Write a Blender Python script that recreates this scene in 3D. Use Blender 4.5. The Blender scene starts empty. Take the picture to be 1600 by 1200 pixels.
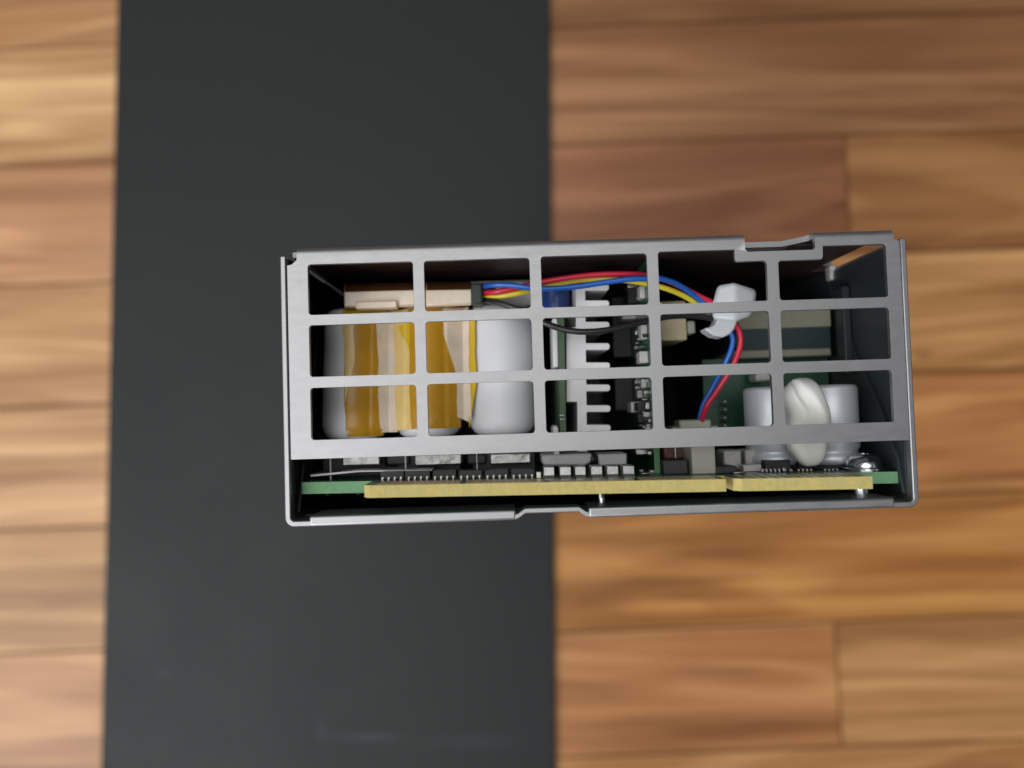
import bpy, bmesh, math, random
from mathutils import Vector, Matrix

random.seed(7)
sc = bpy.context.scene
rad = math.radians

# ------------------------------------------------------------------ camera
TILT, FPX, CAM_Z, GRILLE_Z = rad(2.2), 1200.0, 0.360, 0.255
PANEL_T = 0.003                      # thickness of the dark panel the unit stands on
H = (GRILLE_Z - PANEL_T) * 1000      # height of the unit in mm
cd = bpy.data.cameras.new('camera')
cam = bpy.data.objects.new('camera', cd)
sc.collection.objects.link(cam)
cam.location = (0, 0, CAM_Z)
cam.rotation_euler = (TILT, 0, 0)
cd.sensor_width = 36.0
cd.lens = 27.0
cd.clip_start, cd.clip_end = 0.005, 50
cd.dof.use_dof = True
cd.dof.focus_distance = 0.107
cd.dof.aperture_fstop = 27.0 / 2.1
sc.camera = cam

# ------------------------------------------------------------------ light
world = bpy.data.worlds.new('World')
sc.world = world
world.use_nodes = True
bg = world.node_tree.nodes['Background']
bg.inputs[0].default_value = (0.90, 0.95, 1.0, 1)
bg.inputs[1].default_value = 0.13


def area(name, loc, target, sx, sy, power, col):
    ld = bpy.data.lights.new(name, 'AREA')
    ld.shape = 'RECTANGLE'
    ld.size, ld.size_y, ld.energy, ld.color = sx, sy, power, col
    o = bpy.data.objects.new(name, ld)
    sc.collection.objects.link(o)
    o.location = loc
    o.rotation_euler = (Vector(target) - Vector(loc)).to_track_quat('-Z', 'Y').to_euler()
    return o


area('window_light', (-1.05, -0.85, 1.30), (0, 0, 0.15), 1.3, 1.3, 36, (0.97, 0.985, 1.0))
area('ceiling_bounce', (-0.40, 0.35, 2.1), (0, 0, 0.1), 1.6, 1.6, 19, (1.0, 0.98, 0.95))

sc.view_settings.view_transform = 'Standard'
sc.view_settings.look = 'None'
sc.view_settings.gamma = 1
sc.view_settings.exposure = 0.0
sc.view_settings.use_curve_mapping = False
sc.cycles.use_denoising = True
sc.cycles.max_bounces = 12
sc.cycles.sample_clamp_indirect = 4
sc.cycles.blur_glossy = 0.5

# ------------------------------------------------------------------ photo-to-place survey
# A point seen at a photo pixel, lying on the level z, in world coordinates (m).


def W(px, py, z):
    x, y, c = (px - 800) / FPX, (600 - py) / FPX, -1.0
    yy = y * math.cos(TILT) - c * math.sin(TILT)
    zz = y * math.sin(TILT) + c * math.cos(TILT)
    t = (z - CAM_Z) / zz
    return x * t, yy * t


ROT = rad(1.8)
OX, OY = W(940, 590, GRILLE_Z)


def U(px, py, d=0.0):
    """the same in the unit's own frame, d mm behind its front face -> (x, y) mm"""
    x, y = W(px, py, GRILLE_Z - d * .001)
    x -= OX
    y -= OY
    return (1000 * (x * math.cos(ROT) + y * math.sin(ROT)), 1000 * (-x * math.sin(ROT) + y * math.cos(ROT)))


def board_y(x):                      # top side of the main circuit board (it sits a touch askew)
    return -13.30 - .0135 * (x + 35)


def surf(px, py):
    """depth at which the ray through a pixel meets the board's top side"""
    a, b = -8.0, 90.0
    for _ in range(50):
        m = (a + b) / 2
        x, y = U(px, py, m)
        if y > board_y(x):
            a = m
        else:
            b = m
    return a


# ------------------------------------------------------------------ materials
def mat(name, col, rough=.5, metal=0.0, spec=.5, coat=0.0, sub=0.0, bump=0.0, bscale=800, var=0.0, vscale=300,
        trans=0.0, stretch=(1, 1, 1), rvar=0.0, emit=None):
    m = bpy.data.materials.new(name)
    m.use_nodes = True
    nt = m.node_tree
    b = nt.nodes['Principled BSDF']
    b.inputs['Base Color'].default_value = (*col, 1)
    b.inputs['Roughness'].default_value = rough
    b.inputs['Metallic'].default_value = metal
    b.inputs['Specular IOR Level'].default_value = spec
    b.inputs['Coat Weight'].default_value = coat
    b.inputs['Coat Roughness'].default_value = .15
    b.inputs['Transmission Weight'].default_value = trans
    if sub:
        b.inputs['Subsurface Weight'].default_value = sub
        b.inputs['Subsurface Radius'].default_value = (.002, .002, .002)
        b.inputs['Subsurface Scale'].default_value = .6
    if bump or var or rvar:
        tc = nt.nodes.new('ShaderNodeTexCoord')
        mp = nt.nodes.new('ShaderNodeMapping')
        mp.inputs['Scale'].default_value = stretch
        nt.links.new(tc.outputs['Object'], mp.inputs[0])
    if bump:
        n = nt.nodes.new('ShaderNodeTexNoise')
        n.inputs['Scale'].default_value = bscale
        n.inputs['Detail'].default_value = 4
        bp = nt.nodes.new('ShaderNodeBump')
        bp.inputs['Strength'].default_value = bump
        bp.inputs['Distance'].default_value = .0003
        nt.links.new(mp.outputs[0], n.inputs[0])
        nt.links.new(n.outputs[0], bp.inputs['Height'])
        nt.links.new(bp.outputs[0], b.inputs['Normal'])
    if var or rvar:
        n = nt.nodes.new('ShaderNodeTexNoise')
        n.inputs['Scale'].default_value = vscale
        n.inputs['Detail'].default_value = 5
        n.inputs['Roughness'].default_value = .65
        nt.links.new(mp.outputs[0], n.inputs[0])
        if var:
            r = nt.nodes.new('ShaderNodeMapRange')
            r.inputs['From Min'].default_value = .3
            r.inputs['From Max'].default_value = .7
            r.inputs['To Min'].default_value = 1 - var
            r.inputs['To Max'].default_value = 1 + var
            x = nt.nodes.new('ShaderNodeVectorMath')
            x.operation = 'SCALE'
            x.inputs[0].default_value = col
            nt.links.new(n.outputs[0], r.inputs[0])
            nt.links.new(r.outputs[0], x.inputs['Scale'])
            nt.links.new(x.outputs[0], b.inputs['Base Color'])
        if rvar:
            r = nt.nodes.new('ShaderNodeMapRange')
            r.inputs['From Min'].default_value = .3
            r.inputs['From Max'].default_value = .7
            r.inputs['To Min'].default_value = rough - rvar
            r.inputs['To Max'].default_value = rough + rvar
            nt.links.new(n.outputs[0], r.inputs[0])
            nt.links.new(r.outputs[0], b.inputs['Roughness'])
    return m


M = dict(
    steel=mat('galvanised_steel', (.345, .347, .358), .48, 1.0, var=.02, vscale=1000, bump=.03, bscale=3500, rvar=.05, stretch=(.35, 1, 1)),
    solder=mat('tinned_copper', (.40, .41, .40), .4, 1.0, bump=1.0, bscale=420, var=.25, vscale=700),
    tin=mat('tin_plate', (.40, .40, .39), .36, 1.0, bump=.1, bscale=1500),
    chrome=mat('bright_zinc', (.55, .58, .61), .2, 1.0),
    gold=mat('worn_gold_plate', (.70, .58, .34), .35, .45, var=.1, vscale=900),
    alu=mat('cut_aluminium', (.66, .66, .68), .55, .3, spec=.4, var=.05, vscale=500, bump=.1, bscale=1200),
    can=mat('capacitor_can', (.72, .76, .82), .45, .45, var=.03, vscale=500),
    mask=mat('green_solder_mask', (.016, .085, .045), .32, 0, coat=.3, var=.15, vscale=700),
    fr4=mat('bare_glass_laminate', (.42, .345, .115), .75, 0, var=.10, vscale=900, bump=.25, bscale=1800),
    fr4g=mat('green_tinted_laminate', (.11, .24, .12), .7, 0, var=.12, vscale=900, bump=.2, bscale=1800),
    black=mat('black_plastic', (.018, .018, .02), .5),
    blacksheet=mat('black_insulating_film', (.006, .007, .009), .5, spec=.2),
    brown=mat('dark_brown_film', (.028, .012, .009), .5, var=.3, vscale=120),
    smoke=mat('smoky_film', (.021, .027, .029), .38, spec=.3, var=.2, vscale=90),
    shrink=mat('white_heat_shrink', (.80, .81, .85), .45, 0, bump=.05, bscale=300),
    yellow=mat('amber_film_tape', (.50, .25, .006), .36, 0, coat=.25, var=.15, vscale=150, bump=.5, bscale=260),
    pale=mat('pale_yellow_tape', (.76, .55, .20), .34, 0, coat=.25, bump=.5, bscale=260, var=.08, vscale=200),
    beige=mat('clear_beige_tape', (.76, .64, .50), .36, 0, coat=.25, bump=.6, bscale=260, var=.10, vscale=260),
    lemon=mat('bright_yellow_tape', (.66, .45, .02), .3, 0, coat=.3),
    brownTape=mat('brown_film_tape', (.14, .050, .016), .25, 0, coat=.5, var=.3, vscale=160),
    nylon=mat('milky_nylon', (.58, .61, .64), .38, 0, sub=.5, trans=.12),
    silicone=mat('white_silicone', (.76, .77, .73), .65, 0, sub=.25, bump=.08, bscale=350),
    cream=mat('cream_plastic', (.52, .45, .29), .5, var=.05, vscale=300),
    ivory=mat('ivory_plastic', (.38, .38, .32), .5),
    olive=mat('pale_olive_tape', (.21, .21, .15), .5, var=.08, vscale=300),
    teal=mat('dark_teal_core', (.008, .024, .028), .4, var=.2, vscale=200),
    red=mat('red_wire_sheath', (.55, .018, .05), .35, coat=.15),
    blue=mat('blue_wire_sheath', (.012, .10, .43), .35, coat=.15),
    yellowwire=mat('yellow_wire_sheath', (.62, .50, .03), .35, coat=.15),
    blackwire=mat('black_wire_sheath', (.014, .014, .016), .38, coat=.2),
    sleeve=mat('black_green_sleeve', (.028, .038, .034), .6),
    blueCap=mat('blue_capacitor_sleeve', (.012, .045, .19), .35, coat=.3),
    greycap=mat('grey_ceramic', (.46, .45, .43), .4, .2, var=.1, vscale=900),
    edge=mat('dark_green_laminate', (.07, .13, .07), .7, var=.12, vscale=900),
    redcore=mat('red_brown_winding', (.07, .016, .010), .35, var=.4, vscale=500),
)

# ------------------------------------------------------------------ mesh helpers (unit frame: x, y mm; d = mm behind the front)


class MB:
    def __init__(s):
        s.v, s.f, s.m = [], [], []

    def face(s, idx, m=0):
        s.f.append(idx)
        s.m.append(m)

    def box(s, x0, x1, y0, y1, d0, d1, m=0):
        n = len(s.v)
        for d in (d0, d1):
            s.v += [(x0, y0, d), (x1, y0, d), (x1, y1, d), (x0, y1, d)]
        for q in ((0, 1, 2, 3), (7, 6, 5, 4), (0, 4, 5, 1), (1, 5, 6, 2), (2, 6, 7, 3), (3, 7, 4, 0)):
            s.face([n + i for i in q], m)
        return s

    def prism(s, pts, d0, d1, m=0):
        """outline in x, y pushed back from d0 to d1"""
        n, k = len(s.v), len(pts)
        s.v += [(x, y, d0) for x, y in pts] + [(x, y, d1) for x, y in pts]
        s.face([n + i for i in range(k)], m)
        s.face([n + k + i for i in reversed(range(k))], m)
        for i in range(k):
            j = (i + 1) % k
            s.face([n + i, n + k + i, n + k + j, n + j], m)
        return s

    def lathe(s, cx, cd, prof, seg=40, m=0):
        """turned about an upright (y) axis; prof = [(r, y), ...]"""
        n, k = len(s.v), len(prof)
        for r, y in prof:
            for i in range(seg):
                a = 2 * math.pi * i / seg
                s.v.append((cx + r * math.sin(a), y, cd - r * math.cos(a)))
        for j in range(k - 1):
            for i in range(seg):
                i2 = (i + 1) % seg
                s.face([n + j * seg + i, n + j * seg + i2, n + (j + 1) * seg + i2, n + (j + 1) * seg + i], m)
        s.face([n + i for i in range(seg)], m)
        s.face([n + (k - 1) * seg + i for i in reversed(range(seg))], m)
        return s

    def tube(s, pts, r, seg=10, m=0):
        n = len(s.v)
        P = [Vector(p) for p in pts]
        up = Vector((0, 0, 1))
        for i, p in enumerate(P):
            t = (P[min(i + 1, len(P) - 1)] - P[max(i - 1, 0)]).normalized()
            a = t.cross(up)
            a = a.normalized() if a.length > 1e-4 else Vector((1, 0, 0))
            b = a.cross(t).normalized()
            for k in range(seg):
                th = 2 * math.pi * k / seg
                s.v.append(tuple(p + a * r * math.cos(th) + b * r * math.sin(th)))
        for i in range(len(P) - 1):
            for k in range(seg):
                k2 = (k + 1) % seg
                s.face([n + i * seg + k, n + i * seg + k2, n + (i + 1) * seg + k2, n + (i + 1) * seg + k], m)
        s.face([n + k for k in reversed(range(seg))], m)
        s.face([n + (len(P) - 1) * seg + k for k in range(seg)], m)
        return s

    def mesh(s, name, mats, angle=35):
        me = bpy.data.meshes.new(name)
        me.from_pydata([(x * .001, y * .001, (H - d) * .001) for x, y, d in s.v], [], s.f)
        for m in mats:
            me.materials.append(M[m])
        for p, mi in zip(me.polygons, s.m):
            p.material_index = mi
            p.use_smooth = True
        b = bmesh.new()
        b.from_mesh(me)
        bmesh.ops.recalc_face_normals(b, faces=b.faces)
        b.to_mesh(me)
        b.free()
        me.set_sharp_from_angle(angle=rad(angle))
        return me

    def build(s, name, mats, parent, bevel=0.0, seg=2, label=None, angle=35):
        if isinstance(mats, str):
            mats = [mats]
        o = bpy.data.objects.new(name, s.mesh(name, mats, angle))
        return finish(o, parent, bevel, seg, label)


def finish(o, parent, bevel=0.0, seg=2, label=None):
    sc.collection.objects.link(o)
    o.parent = parent
    if bevel:
        md = o.modifiers.new('edge', 'BEVEL')
        md.width = bevel * .001
        md.segments = seg
        md.limit_method = 'ANGLE'
        md.angle_limit = rad(40)
        md.harden_normals = False
    if label:
        o['label'] = label
    return o


def rrect(x0, x1, y0, y1, r, n=4):
    out = []
    for cx, cy, a0 in ((x1 - r, y1 - r, 0), (x0 + r, y1 - r, 90), (x0 + r, y0 + r, 180), (x1 - r, y0 + r, 270)):
        for i in range(n + 1):
            a = rad(a0 + 90 * i / n)
            out.append((cx + r * math.cos(a), cy + r * math.sin(a)))
    return out


def smooth_path(pts, n=8):
    P = [Vector(p) for p in pts]
    out = []
    for i in range(len(P) - 1):
        p0, p1, p2, p3 = P[max(i - 1, 0)], P[i], P[i + 1], P[min(i + 2, len(P) - 1)]
        for k in range(n):
            t = k / n
            out.append(.5 * ((2 * p1) + (p2 - p0) * t + (2 * p0 - 5 * p1 + 4 * p2 - p3) * t * t + (3 * p1 - p0 - 3 * p2 + p3) * t ** 3))
    out.append(P[-1])
    return [tuple(p) for p in out]


def pxbox(x0, y0, x1, y1, d, depth):
    """box whose front face covers a photo rectangle at depth d -> MB.box arguments"""
    mx, my = (x0 + x1) / 2, (y0 + y1) / 2
    return U(x0, my, d)[0], U(x1, my, d)[0], U(mx, y1, d)[1], U(mx, y0, d)[1], d, d + depth


def pxpoly(pts, d):
    return [U(x, y, d) for x, y in pts]


# ================================================================== FLOOR
FROT = rad(2.2)


def wood_material():
    m = bpy.data.materials.new('oiled_hardwood')
    m.use_nodes = True
    nt = m.node_tree
    N, Lk = nt.nodes.new, nt.links.new
    b = nt.nodes['Principled BSDF']
    oi = N('ShaderNodeObjectInfo')
    tc = N('ShaderNodeTexCoord')
    off = N('ShaderNodeVectorMath')
    off.operation = 'SCALE'
    off.inputs[0].default_value = (3.1, 1.7, 5.3)
    Lk(oi.outputs['Random'], off.inputs['Scale'])
    add = N('ShaderNodeVectorMath')
    Lk(tc.outputs['Object'], add.inputs[0])
    Lk(off.outputs[0], add.inputs[1])

    def noise(scale, vec, detail=4, rough=.6, dist=0.0):
        mp = N('ShaderNodeMapping')
        mp.inputs['Scale'].default_value = scale
        Lk(vec, mp.inputs[0])
        n = N('ShaderNodeTexNoise')
        n.inputs['Scale'].default_value = 1
        n.inputs['Detail'].default_value = detail
        n.inputs['Roughness'].default_value = rough
        n.inputs['Distortion'].default_value = dist
        Lk(mp.outputs[0], n.inputs[0])
        return n.outputs[0]

    def ramp(src, p0, p1, c0, c1):
        r = N('ShaderNodeValToRGB')
        r.color_ramp.elements[0].position, r.color_ramp.elements[1].position = p0, p1
        r.color_ramp.elements[0].color = (*c0, 1)
        r.color_ramp.elements[1].color = (*c1, 1)
        Lk(src, r.inputs[0])
        return r.outputs[0]

    def mul(a, c, f=1.0):
        x = N('ShaderNodeMix')
        x.data_type = 'RGBA'
        x.blend_type = 'MULTIPLY'
        x.inputs[0].default_value = f
        Lk(a, x.inputs[6])
        Lk(c, x.inputs[7])
        return x.outputs[2]

    # figure: contour bands of a slow stretched noise, as plain-sawn boards show
    slow = noise((2.6, 20, 1), add.outputs[0], 2, .5, .6)
    bands = N('ShaderNodeMath')
    bands.operation = 'MULTIPLY'
    bands.inputs[1].default_value = 7.0
    Lk(slow, bands.inputs[0])
    sn = N('ShaderNodeMath')
    sn.operation = 'SINE'
    ph = N('ShaderNodeMath')
    ph.operation = 'MULTIPLY'
    ph.inputs[1].default_value = 6.283
    Lk(bands.outputs[0], ph.inputs[0])
    Lk(ph.outputs[0], sn.inputs[0])
    fig = ramp(sn.outputs[0], .0, 1.0, (.74, .64, .56), (1.10, 1.10, 1.10))
    streak = ramp(noise((2.6, 150, 1), add.outputs[0], 5, .65, .15), .28, .72, (.70, .61, .53), (1.08, 1.09, 1.10))
    broad = ramp(noise((3.0, 30, 1), add.outputs[0], 4, .6, .8), .3, .68, (.68, .59, .52), (1.15, 1.17, 1.19))
    dark = ramp(noise((4.5, 60, 1), add.outputs[0], 3, .5, .9), .28, .48, (.50, .39, .32), (1, 1, 1))
    fine = ramp(noise((30, 900, 1), add.outputs[0], 3, .6, 0), .3, .7, (.90, .88, .86), (1.06, 1.06, 1.06))
    vo = N('ShaderNodeTexVoronoi')
    vm = N('ShaderNodeMapping')
    vm.inputs['Scale'].default_value = (7, 13, 1)
    Lk(add.outputs[0], vm.inputs[0])
    Lk(vm.outputs[0], vo.inputs['Vector'])
    vo.inputs['Scale'].default_value = 1
    knot = ramp(vo.outputs['Distance'], .012, .05, (.45, .33, .27), (1, 1, 1))
    c = mul(oi.outputs['Color'], fig, .6)
    for k, f in ((streak, .75), (broad, .9), (dark, .75), (fine, .8), (knot, .8)):
        c = mul(c, k, f)
    Lk(c, b.inputs['Base Color'])
    b.inputs['Roughness'].default_value = .42
    b.inputs['Specular IOR Level'].default_value = .35
    bp = N('ShaderNodeBump')
    bp.inputs['Strength'].default_value = .12
    bp.inputs['Distance'].default_value = .0004
    Lk(noise((30, 900, 1), add.outputs[0], 3, .6, 0), bp.inputs['Height'])
    Lk(bp.outputs[0], b.inputs['Normal'])
    return m


wood = wood_material()
gapmat = mat('dark_subfloor', (.05, .03, .018), .9, var=.2, vscale=60)

floor_me = bpy.data.meshes.new('floor')
fb = bmesh.new()
bmesh.ops.create_grid(fb, x_segments=1, y_segments=1, size=1.2)
fb.to_mesh(floor_me)
fb.free()
floor_me.materials.append(gapmat)
floor = bpy.data.objects.new('floor', floor_me)
sc.collection.objects.link(floor)
fx, fy = W(800, 606, 0)
floor.location = (fx, fy, -.004)
floor.rotation_euler = (0, 0, FROT)
floor['kind'] = 'structure'
floor['label'] = 'strip hardwood floor of warm brown boards'


def floor_xy(px, py):
    x, y = W(px, py, 0)
    x -= fx
    y -= fy
    return x * math.cos(FROT) + y * math.sin(FROT), -x * math.sin(FROT) + y * math.cos(FROT)


PW = floor_xy(800, 417)[1] - floor_xy(800, 606)[1]      # width of one board


def plank(row, x0, x1, col):
    """row r spans y from r*PW to (r+1)*PW in the floor's frame"""
    g = .0004
    me = bpy.data.meshes.new('plank')
    b = bmesh.new()
    bmesh.ops.create_cube(b, size=1)
    for v in b.verts:
        v.co.x *= (x1 - x0) - g * 2
        v.co.y *= PW - g * 2
        v.co.z *= .004
    bmesh.ops.bevel(b, geom=[e for e in b.edges if all(v.co.z > 0 for v in e.verts)], offset=.0004, segments=2, affect='EDGES')
    b.to_mesh(me)
    b.free()
    me.materials.append(wood)
    o = bpy.data.objects.new('plank', me)
    sc.collection.objects.link(o)
    o.parent = floor
    o.location = ((x0 + x1) / 2, (row + .5) * PW, .002 + random.uniform(-.00008, .00008))
    o.color = (*col, 1)


# colour of the boards seen left and right of the dark panel, row by row from the top of the photo (row, joints, colours); upper right boards have the dim corner's shade painted in
TAN, GOLD, RED, HONEY, DK = (.50, .315, .16), (.43, .235, .085), (.40, .205, .105), (.52, .305, .13), (.36, .19, .08)
xl, xr = -1.15, 1.15
jB, jF = floor_xy(1325, 300)[0], floor_xy(1310, 1050)[0]
rows = {
    3: ([floor_xy(560, 0)[0]], [(.54, 0.310, 0.147), (0.289, 0.144, 0.061)]),
    2: ([floor_xy(420, 150)[0]], [(.64, 0.404, 0.201), (0.396, 0.203, 0.094)]),
    1: ([floor_xy(600, 300)[0], jB], [(.60, 0.347, 0.183), (0.370, 0.166, 0.081), (0.405, 0.199, 0.075)]),
    0: ([floor_xy(380, 500)[0]], [(.64, 0.394, 0.195), (0.570, 0.314, 0.123)]),
    -1: ([floor_xy(520, 700)[0]], [(.63, 0.389, 0.195), (0.522, 0.264, 0.096)]),
    -2: ([floor_xy(430, 880)[0]], [(.50, 0.299, 0.130), (0.480, 0.237, 0.070)]),
    -3: ([floor_xy(640, 1050)[0], jF], [(.54, 0.299, 0.142), (0.484, 0.245, 0.099), (0.502, 0.278, 0.115)]),
    -4: ([floor_xy(700, 1200)[0]], [(.50, 0.268, 0.118), (0.432, 0.222, 0.087)]),
}
for r in range(-13, 13):
    if r in rows:
        js, cs = rows[r]
    else:
        j = random.uniform(-.5, .5)
        js, cs = [j], [random.choice((TAN, GOLD, RED, HONEY)), random.choice((TAN, GOLD, RED, HONEY))]
    xs = [xl] + js + [xr]
    for i in range(len(cs)):
        plank(r, xs[i], xs[i + 1], cs[i])

# ================================================================== DARK PANEL


def panel_material():
    m = mat('matt_charcoal_paint', (.0145, .0158, .0166), .6, 0, spec=.28, bump=.10, bscale=1500, var=.10, vscale=14, rvar=.05)
    nt = m.node_tree
    b = nt.nodes['Principled BSDF']
    src = b.inputs['Base Color'].links[0].from_socket
    tc = nt.nodes.new('ShaderNodeTexCoord')
    out = src
    x0, y0 = W(570, 1152, PANEL_T)
    sx, sy = W(256, 1053, PANEL_T)
    nz = nt.nodes.new('ShaderNodeTexNoise')
    nz.inputs['Scale'].default_value = 55
    nz.inputs['Detail'].default_value = 4
    nt.links.new(tc.outputs['Object'], nz.inputs[0])
    for (cx, cy, rx, ry, amt) in ((x0, y0, .024, .0028, .016), (x0 - .020, y0 + .004, .0035, .008, .010), (sx, sy, .004, .003, .012),
                                  (x0 + .05, y0 - .002, .03, .005, .008)):
        mp = nt.nodes.new('ShaderNodeMapping')
        mp.vector_type = 'TEXTURE'
        mp.inputs['Location'].default_value = (cx, cy, PANEL_T)
        mp.inputs['Scale'].default_value = (rx, ry, 1)
        nt.links.new(tc.outputs['Object'], mp.inputs[0])
        g = nt.nodes.new('ShaderNodeTexGradient')
        g.gradient_type = 'SPHERICAL'
        nt.links.new(mp.outputs[0], g.inputs[0])
        k = nt.nodes.new('ShaderNodeMath')
        k.operation = 'MULTIPLY'
        nt.links.new(g.outputs['Fac'], k.inputs[0])
        nt.links.new(nz.outputs[0], k.inputs[1])
        mx = nt.nodes.new('ShaderNodeMix')
        mx.data_type = 'RGBA'
        mx.blend_type = 'ADD'
        mx.inputs[7].default_value = (amt * 2, amt * 2.1, amt * 2.2, 1)
        nt.links.new(k.outputs[0], mx.inputs[0])
        nt.links.new(out, mx.inputs[6])
        out = mx.outputs[2]
    nt.links.new(out, b.inputs['Base Color'])
    return m


def panel():
    a0, a1 = W(183, 0, PANEL_T), W(157, 1200, PANEL_T)
    b0, b1 = W(858, 0, PANEL_T), W(868, 1200, PANEL_T)

    def at(p, q, t):
        return (p[0] + (q[0] - p[0]) * t, p[1] + (q[1] - p[1]) * t)
    cs = [at(a0, a1, -.22), at(b0, b1, -.22), at(b0, b1, 1.25), at(a0, a1, 1.25)]
    me = bpy.data.meshes.new('dark_panel')
    vs = [(x, y, z) for z in (.0003, PANEL_T) for x, y in cs]
    me.from_pydata(vs, [], [(3, 2, 1, 0), (4, 5, 6, 7), (0, 1, 5, 4), (1, 2, 6, 5), (2, 3, 7, 6), (3, 0, 4, 7)])
    b = bmesh.new()
    b.from_mesh(me)
    bmesh.ops.recalc_face_normals(b, faces=b.faces)
    up = [e for e in b.edges if abs(e.verts[0].co.z - e.verts[1].co.z) > .001]
    bmesh.ops.bevel(b, geom=up, offset=.004, segments=4, affect='EDGES')
    bmesh.ops.bevel(b, geom=[e for e in b.edges if all(v.co.z > PANEL_T - 1e-5 for v in e.verts) and len([f for f in e.link_faces if abs(f.normal.z) < .5])],
                    offset=.0006, segments=2, affect='EDGES')
    b.to_mesh(me)
    b.free()
    me.materials.append(panel_material())
    o = bpy.data.objects.new('dark_panel', me)
    sc.collection.objects.link(o)
    o['label'] = 'long matt charcoal panel lying flat on the wooden floor under the metal unit'
    o['category'] = 'panel'


panel()

# ================================================================== POWER SUPPLY
psu = bpy.data.objects.new('power_supply', None)
psu.empty_display_size = .02
sc.collection.objects.link(psu)
psu.location = (OX, OY, PANEL_T)
psu.rotation_euler = (0, 0, ROT)
psu['label'] = 'open-ended metal power supply unit standing upright with slotted grille and yellow-edged circuit board'
psu['category'] = 'power supply'

XL, XR, YB, YT = -43.7, 42.6, -19.0, 19.25       # outside of the case
TW = .80


def case():
    """left wall, floor wall and right wall folded from one sheet, with a pressed step in the floor wall"""
    na, nb = U(808, 806, 0)[0], U(918, 803, 0)[0]
    prof = []                                    # (x, y, inward normal x, y)
    r = 1.3
    prof.append((XL, 18.15, 1, 0))
    prof.append((XL, 10, 1, 0))
    prof.append((XL, 0, 1, 0))
    prof.append((XL, -10, 1, 0))
    for i in range(7):
        a = rad(180 + 90 * i / 6)
        prof.append((XL + r + r * math.cos(a), YB + r + r * math.sin(a), -math.cos(a), -math.sin(a)))
    for x in (-30, na - 3, na - .3, na + .2, na + .9, na + 1.2, nb - 1.2, nb - .9, nb - .2, nb + .3, nb + 3, 25):
        prof.append((x, YB, 0, 1))
    for i in range(7):
        a = rad(270 + 90 * i / 6)
        prof.append((XR - r + r * math.cos(a), YB + r + r * math.sin(a), -math.cos(a), -math.sin(a)))
    prof.append((XR, -10, -1, 0))
    prof.append((XR, 0, -1, 0))
    prof.append((XR, 10, -1, 0))
    prof.append((XR, 17.95, -1, 0))
    depths = [0, 2, 5.5, 7, 21.5, 22.5, 60, 120, H - .6]
    mb = MB()

    def push(x, d):
        if not (na < x < nb) or d > 6.5:
            return 0
        e = min((x - na) / 1.1, (nb - x) / 1.1, 1)
        return .8 * e * (1 if d < 5 else .6)
    k = len(prof)
    for d in depths:
        for inner in (0, 1):
            for x, y, nx, ny in prof:
                t = TW * inner
                p = push(x, d) if ny == 1 else 0
                if d > 22 and y > 17:          # the walls reach up to the lid behind the slot
                    p = 18.43 - y
                mb.v.append((x + nx * t, y + ny * t + p, d))
    row = 2 * k
    for j in range(len(depths) - 1):
        for i in range(k - 1):
            a = j * row + i
            mb.face([a, a + 1, a + row + 1, a + row])
            a += k
            mb.face([a + 1, a, a + row, a + row + 1])
        for e in (0, k - 1):
            a = j * row + e
            mb.face([a, a + k, a + row + k, a + row] if e == 0 else [a + k, a, a + row, a + row + k])
    for j in (0, len(depths) - 1):
        for i in range(k - 1):
            a = j * row + i
            mb.face([a, a + 1, a + k + 1, a + k])
    o = mb.build('case', 'steel', psu, bevel=.16)
    # the folded-over front lip of the floor wall, in two lengths either side of the step
    for x0, x1 in ((U(483, 812, 0)[0], na - .1), (nb + .15, U(1399, 790, 0)[0])):
        h = MB()
        h.box(x0, x1, YB - .02, YB + 1.42, -.05, 7)
        h.build('hem', 'steel', o, bevel=.34, seg=4)
    bp = MB()
    bp.prism(rrect(XL + .05, XR - .05, YB + .05, YT - .05, 1.2), H - .6, H)
    bp.build('rear_panel', 'steel', o)
    return o


case_o = case()

COLS = [(-39.9, -25.4), (-23.9, -9.35), (-7.8, 6.82), (8.35, 23.3), (24.87, 39.8)]
ROWS = [(9.85, 16.85), (1.33, 8.43), (-7.3, -.17)]


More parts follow.
